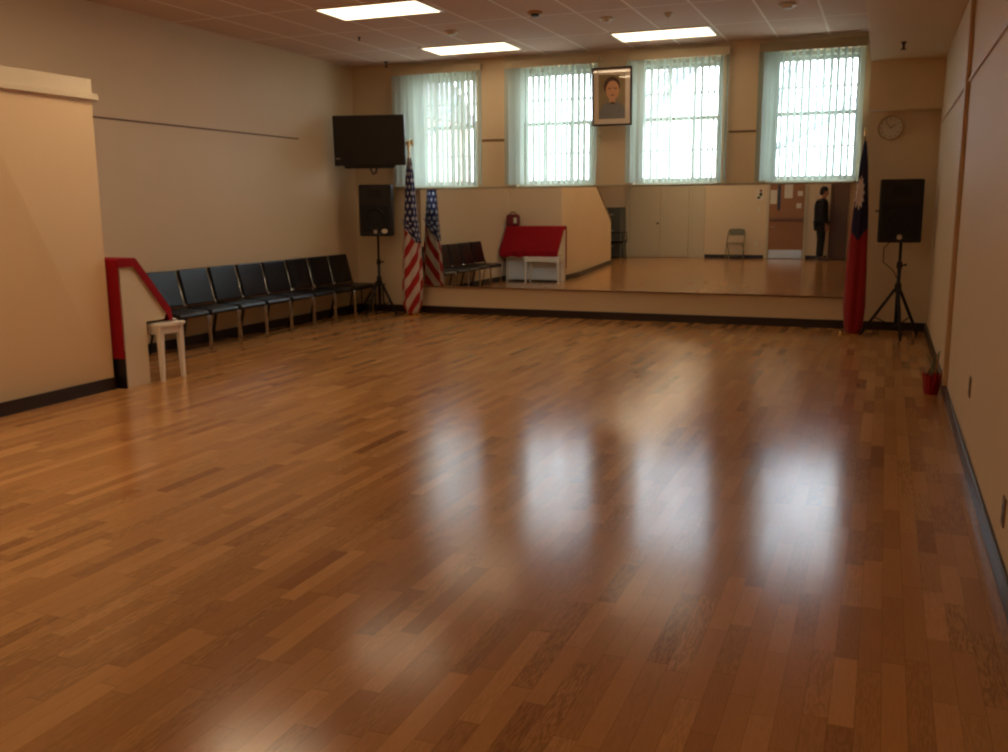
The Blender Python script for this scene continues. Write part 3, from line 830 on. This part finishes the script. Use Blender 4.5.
b = B(); b.sphere((.02, .02, .11), .035, 8, (1, .4, 1)); b.build('red_bow', M['redfoil'], t)
b = B(); b.sphere((.02, .014, .02), .04, 8, (1, .3, 1.2)).sphere((-.03, .014, -.06), .035, 8, (1.2, .3, .9)); b.build('green_sprig', pbsdf('green_sprig', srgb(40, 60, 36), .7), t)
o = B().box(-.03, .03, 0, .006, -.05, .05).build('light_switch', M['paper'], bevel=.002); o.location = (-3.02, Y0+.0005, 1.25); tag(o, 'small light switch plate under the festive decoration', 'switch')
o = B().box(-.035, .035, 0, .006, -.055, .055).build('outlet_plate', M['paper'], bevel=.002); o.location = (-3.06, Y0+.0005, .37); tag(o, 'pale outlet plate low on the rear wall beside the folding chair', 'outlet')
# folding chair
t = thing('folding_chair', 'grey green metal folding chair against the rear wall in the mirror', 'chair', (-3.52, Y0+.12, 0), 0)
B().box(-.20, .20, .06, .44, .395, .415).build('seat', M['metalgrey'], t, bevel=.008)
b = B(); b.prism([(-.19, .60), (.19, .60), (.18, .74), (.12, .765), (-.12, .765), (-.18, .74)], 'y', .02, .035); b.build('backrest', M['metalgrey'], t, bevel=.004)
for s in (-1, 1):
    B().tube([(s*.215, .475, .0), (s*.215, .28, .39), (s*.205, .06, .68), (s*.18, .03, .74)], .011, 8).build('leg', M['metalgrey'], t)
    B().tube([(s*.19, .02, .0), (s*.19, .14, .25), (s*.19, .36, .39)], .011, 8).build('leg', M['metalgrey'], t)
B().tube([(-.215, .43, .09), (.215, .43, .09)], .008, 8).build('crossbar', M['metalgrey'], t)
# grey cabinet and black chair behind the partition end
t = thing('metal_cabinet', 'grey metal cabinet behind the end of the partition, seen in the mirror', 'cabinet', (-6.72, -2.28, 0))
B().box(-.24, .24, -.27, .25, .04, 1.32).build('body', M['grey'], t, bevel=.006)
for k in range(3):
    d_ = B().box(-.225, .225, .251, .265, .08+.41*k, .47+.41*k).build('drawer', M['grey'], t, bevel=.003)
    B().box(-.06, .06, .266, .28, .30+.41*k, .325+.41*k).build('handle', M['steel'], d_)
B().box(-.23, .23, -.26, .24, 0, .04).build('plinth', M['black'], t)
t = thing('padded_chair', 'black padded chair in front of the grey cabinet, seen in the mirror', 'chair', (-6.50, -1.72, 0), 0)
B().box(-.23, .23, -.20, .22, .40, .47).build('seat', M['vinyl'], t, bevel=.02)
b = B().prism([(-.23, .40), (-.17, .40), (-.20, .82), (-.26, .80)], 'y', -.20, .20); b.build('backrest', M['vinyl'], t, bevel=.01)
for sx in (-1, 1):
    for sy in (-1, 1): B().tube([(sx*.2, sy*.17, .40), (sx*.22, sy*.19, 0)], .012, 8).build('leg', M['blackmetal'], t)
b = B()
for sy in (-1, 1): b.tube([(-.2, sy*.215, .66), (.22, sy*.215, .68), (.22, sy*.215, .44)], .013, 8)
b.build('armrests', M['black'], t)
# hall door, opened back
d3 = struct(B().box(-1.30, -1.25, YR-.10, YR+.02, 0, 2.05).box(-.47, -.42, YR-.10, YR+.02, 0, 2.05).box(-1.25, -.47, YR-.10, YR+.02, 2.0, 2.05).build('door_3', M['doordark'], bevel=.003), 'dark brown door at the right end of the rear wall')
l = B().box(-1.248, -.472, YR-.06, YR-.02, .008, 1.998).build('door_leaf', M['doordark'], d3, bevel=.003)
b = B(); b.smooth = True; b.lathe([(.018, -.0195), (.012, .0), (.012, .02), (.026, .035), (.02, .05)], (-1.18, YR, .95), 16, 'y'); b.build('door_handle', M['brass'], l)

# ---------------------------------------------------------------- person by the rear door
def skin_obj(name, nodes, edges, mat, parent, root=0, sub=2):
    me = bpy.data.meshes.new(name); me.from_pydata([n[0] for n in nodes], edges, []); me.materials.append(mat)
    o = bpy.data.objects.new(name, me); COL.objects.link(o)
    if parent: o.parent = parent
    md = o.modifiers.new('skin', 'SKIN'); md.use_smooth_shade = True
    for i, n in enumerate(nodes):
        r = n[1]; rx, ry = (r if isinstance(r, tuple) else (r, r))
        me.skin_vertices[0].data[i].radius = (rx, ry)
        me.skin_vertices[0].data[i].use_root = (i == root)
    md = o.modifiers.new('sub', 'SUBSURF'); md.levels = sub; md.render_levels = sub
    return o
# local frame: faces +x; left side +y
P = thing('person', 'person in a black jacket and trousers standing by the dark rear door, in the mirror', 'person', (-1.47, -2.20, 0), math.radians(-12))
nodes = []; edges = []
def nd(p, r, link=None):
    nodes.append((p, r)); i = len(nodes)-1
    if link is not None: edges.append((link, i))
    return i
pel = nd((0, 0, .93), (.13, .10)); sp1 = nd((-.01, 0, 1.12), (.12, .09), pel); sp2 = nd((-.01, 0, 1.33), (.14, .10), sp1)
sh = nd((0, 0, 1.45), (.09, .075), sp2); nk = nd((.03, 0, 1.53), .05, sh); hd = nd((.055, 0, 1.60), (.065, .075), nk); ht = nd((.06, 0, 1.69), (.078, .088), hd); hz = nd((.05, 0, 1.75), (.055, .06), ht)
nose = nd((.155, 0, 1.625), .011, hd)
for s in (-1, 1):
    nd((.04, s*.088, 1.655), (.012, .02), ht)
    hp = nd((0, s*.095, .88), (.085, .085), pel); kn = nd((.02, s*.10, .49), .055, hp); an = nd((-.01, s*.10, .09), .038, kn); to = nd((.13, s*.105, .035), .032, an)
    s0 = nd((0, s*.17, 1.43), .055, sh); el = nd((-.03, s*.225, 1.15), .04, s0); wr = nd((.08, s*.22, .90), .028, el); pm = nd((.10, s*.22, .83), (.022, .038), wr)
    for f, (dx, l) in enumerate(((.030, .072), (.010, .082), (-.010, .076), (-.028, .060))):
        k1 = nd((.10+dx, s*.22, .785), .0095, pm); nd((.105+dx, s*.212, .785-l), .0078, k1)
    th = nd((.145, s*.205, .80), .010, pm); nd((.155, s*.20, .765), .008, th)
skin_obj('body', nodes, edges, M['skin'], P)
def clothes(name, mat, spec, ed, sub=2, root=0): return skin_obj(name, spec, ed, mat, P, root, sub)
jk = [((0, 0, .78), (.17, .17)), ((0, 0, .90), (.19, .18)), ((-.01, 0, 1.12), (.18, .17)), ((-.015, 0, 1.33), (.19, .17)), ((.005, 0, 1.46), (.12, .12)), ((.02, 0, 1.52), (.08, .08))]
je = [(0, 1), (1, 2), (2, 3), (3, 4), (4, 5)]
for s in (-1, 1):
    i = len(jk); jk += [((0, s*.175, 1.43), .085), ((-.03, s*.24, 1.15), .07), ((.07, s*.23, .90), .052)]; je += [(4, i), (i, i+1), (i+1, i+2)]
clothes('jacket', M['jacket'], jk, je)
tr = [((0, 0, .95), (.16, .16))]; te = []
for s in (-1, 1):
    i = len(tr); tr += [((0, s*.095, .86), (.12, .12)), ((.02, s*.10, .49), .09), ((-.005, s*.10, .07), .075)]; te += [(0, i), (i, i+1), (i+1, i+2)]
clothes('trousers', M['trousers'], tr, te)
for s in (-1, 1):
    R = [[(x, s*.105+y*w, z) for y, z in ((-1, 0), (1, 0), (.8, h), (-.8, h))] for x, w, h in ((-.075, .035, .06), (0, .042, .085), (.09, .046, .06), (.16, .04, .04), (.185, .022, .025))]
    b = B(); b.smooth = True; b.rings(R); b.build('shoe', M['shoe'], P, bevel=.006)
b = B(); b.sphere((.035, 0, 1.70), .098, 16, (1, .95, 1.0)).sphere((-.005, 0, 1.645), .075, 12, (.9, .95, 1.)); b.build('hair', M['hair'], P)
for s in (-1, 1):
    B().sphere((.132, s*.032, 1.655), .010, 8).build('eye', M['black'], P)
B().box(.128, .134, -.022, .022, 1.575, 1.583).build('mouth', M['photo_dark'], P)

# ---------------------------------------------------------------- outside the windows
struct(B().box(-60, 40, D+.6, 70, -1.3, -1.2).build('ground_outside', M['ground']), 'pale ground outside the windows')
def tree(loc, seed, h, lean, label):
    rn = random.Random(seed)
    t = thing('bare_tree', label, 'tree', loc, 0, 'bare trees outside the windows')
    B().tube([(0, 0, 0), (lean*.3, 0, h*.3), (lean*.6, .1, h*.75)], [.16, .13, .11], 10).build('trunk', M['bark_glare'], t)
    b = B()
    def br(p, d, l, r, lev):
        pts = [Vector(p)]; q = Vector(p); dd = Vector(d)
        for k in range(4):
            dd = (dd + Vector((rn.uniform(-.3, .3), rn.uniform(-.3, .3), rn.uniform(-.12, .28)))).normalized()
            q = q + dd*l/4; pts.append(q.copy())
        b.tube(pts, [r*(1-.16*k) for k in range(5)], 6)
        if lev < 2:
            for k in range(3):
                s = pts[rn.randint(1, 4)]
                e = (dd + Vector((rn.uniform(-1, 1), rn.uniform(-.8, .8), rn.uniform(-.25, .7)))).normalized()
                br(s, e, l*rn.uniform(.5, .75), r*.55, lev+1)
    for k in range(7):
        a = rn.uniform(0, 2*PI)
        br((lean*(.3+.05*k), .05*rn.random(), h*(.46+.04*k)), (math.cos(a), math.sin(a)*.6, rn.uniform(.1, .8)), h*.33, .085, 0)
    o = b.build('branches', M['bark_glare'], t)
tree((-5.0, 19.0, -1.2), 21, 8.5, .6, 'bare branching tree outside the window right of the portrait')
tree((-2.4, 21.5, -1.2), 8, 8.0, -.3, 'bare tree outside the window by the red and blue flag')
tree((-12.5, 22.0, -1.2), 14, 8.0, .3, 'bare tree outside the leftmost window')
t = thing('house', 'pale brick house beyond the leftmost window', 'house', (-22.5, 33, -1.2))
b = B().box(-4.5, 4.5, 0, 8, 0, 6.2); b.build('walls', M['brick'], t)
b = B().prism([(-.4, 6.2), (4, 8.8), (8.4, 6.2)], 'x', -4.8, 4.8); b.build('roof', M['roofm'], t)
for x in (-3, 0, 3):
    for z in (1.2, 3.9): B().box(x-.5, x+.5, -.06, -.005, z, z+1.4).build('window', M['grey'], t)

# ---------------------------------------------------------------- world and portals
w = bpy.data.worlds.new('sky'); SC.world = w; w.use_nodes = True
nt = w.node_tree; nt.nodes.clear(); g = N(nt)
bg = g.node('ShaderNodeBackground'); ow = g.node('ShaderNodeOutputWorld')
tc = g.node('ShaderNodeTexCoord').outputs['Generated']
sp = g.node('ShaderNodeSeparateXYZ'); nt.links.new(tc, sp.inputs[0])
cl = g.noise(tc, 2.2, 4)
c = g.mix(cl, (.72, .86, 1., 1), (.92, .96, 1., 1))
nt.links.new(c, bg.inputs[0]); SKY = 5.9; bg.inputs[1].default_value = SKY
nt.links.new(bg.outputs[0], ow.inputs[0])
for i, (x0, x1) in enumerate(OPEN):
    l = bpy.data.lights.new('window_portal', 'AREA'); l.shape = 'RECTANGLE'; l.size = x1-x0; l.size_y = HEAD-SILL; l.cycles.is_portal = True
    o = bpy.data.objects.new('window_portal', l); COL.objects.link(o)
    o.location = ((x0+x1)/2, D+.24, (HEAD+SILL)/2); o.rotation_euler = (-PI/2, 0, 0)

# ---------------------------------------------------------------- camera
f, pitch, yaw, roll = 946.2, .1786, .3802, -.0078
fw = Vector((-math.sin(yaw)*math.cos(pitch), math.cos(yaw)*math.cos(pitch), -math.sin(pitch)))
r = Vector((math.cos(yaw), math.sin(yaw), 0)); u = r.cross(fw)
r2 = r*math.cos(roll) + u*math.sin(roll); u2 = -r*math.sin(roll) + u*math.cos(roll)
cam = bpy.data.cameras.new('camera'); cam.sensor_width = 36; cam.lens = f/1008*36; cam.clip_end = 300; cam.clip_start = .05
co = bpy.data.objects.new('camera', cam); COL.objects.link(co)
co.matrix_world = Matrix(((r2.x, u2.x, -fw.x, 0), (r2.y, u2.y, -fw.y, 0), (r2.z, u2.z, -fw.z, 1.4), (0, 0, 0, 1)))
SC.camera = co
SC.view_settings.view_transform = 'Standard'; SC.view_settings.look = 'None'
SC.cycles.filter_width = 2.4
SC.view_settings.exposure = 0.76; SC.view_settings.gamma = 1.0; SC.view_settings.use_curve_mapping = False
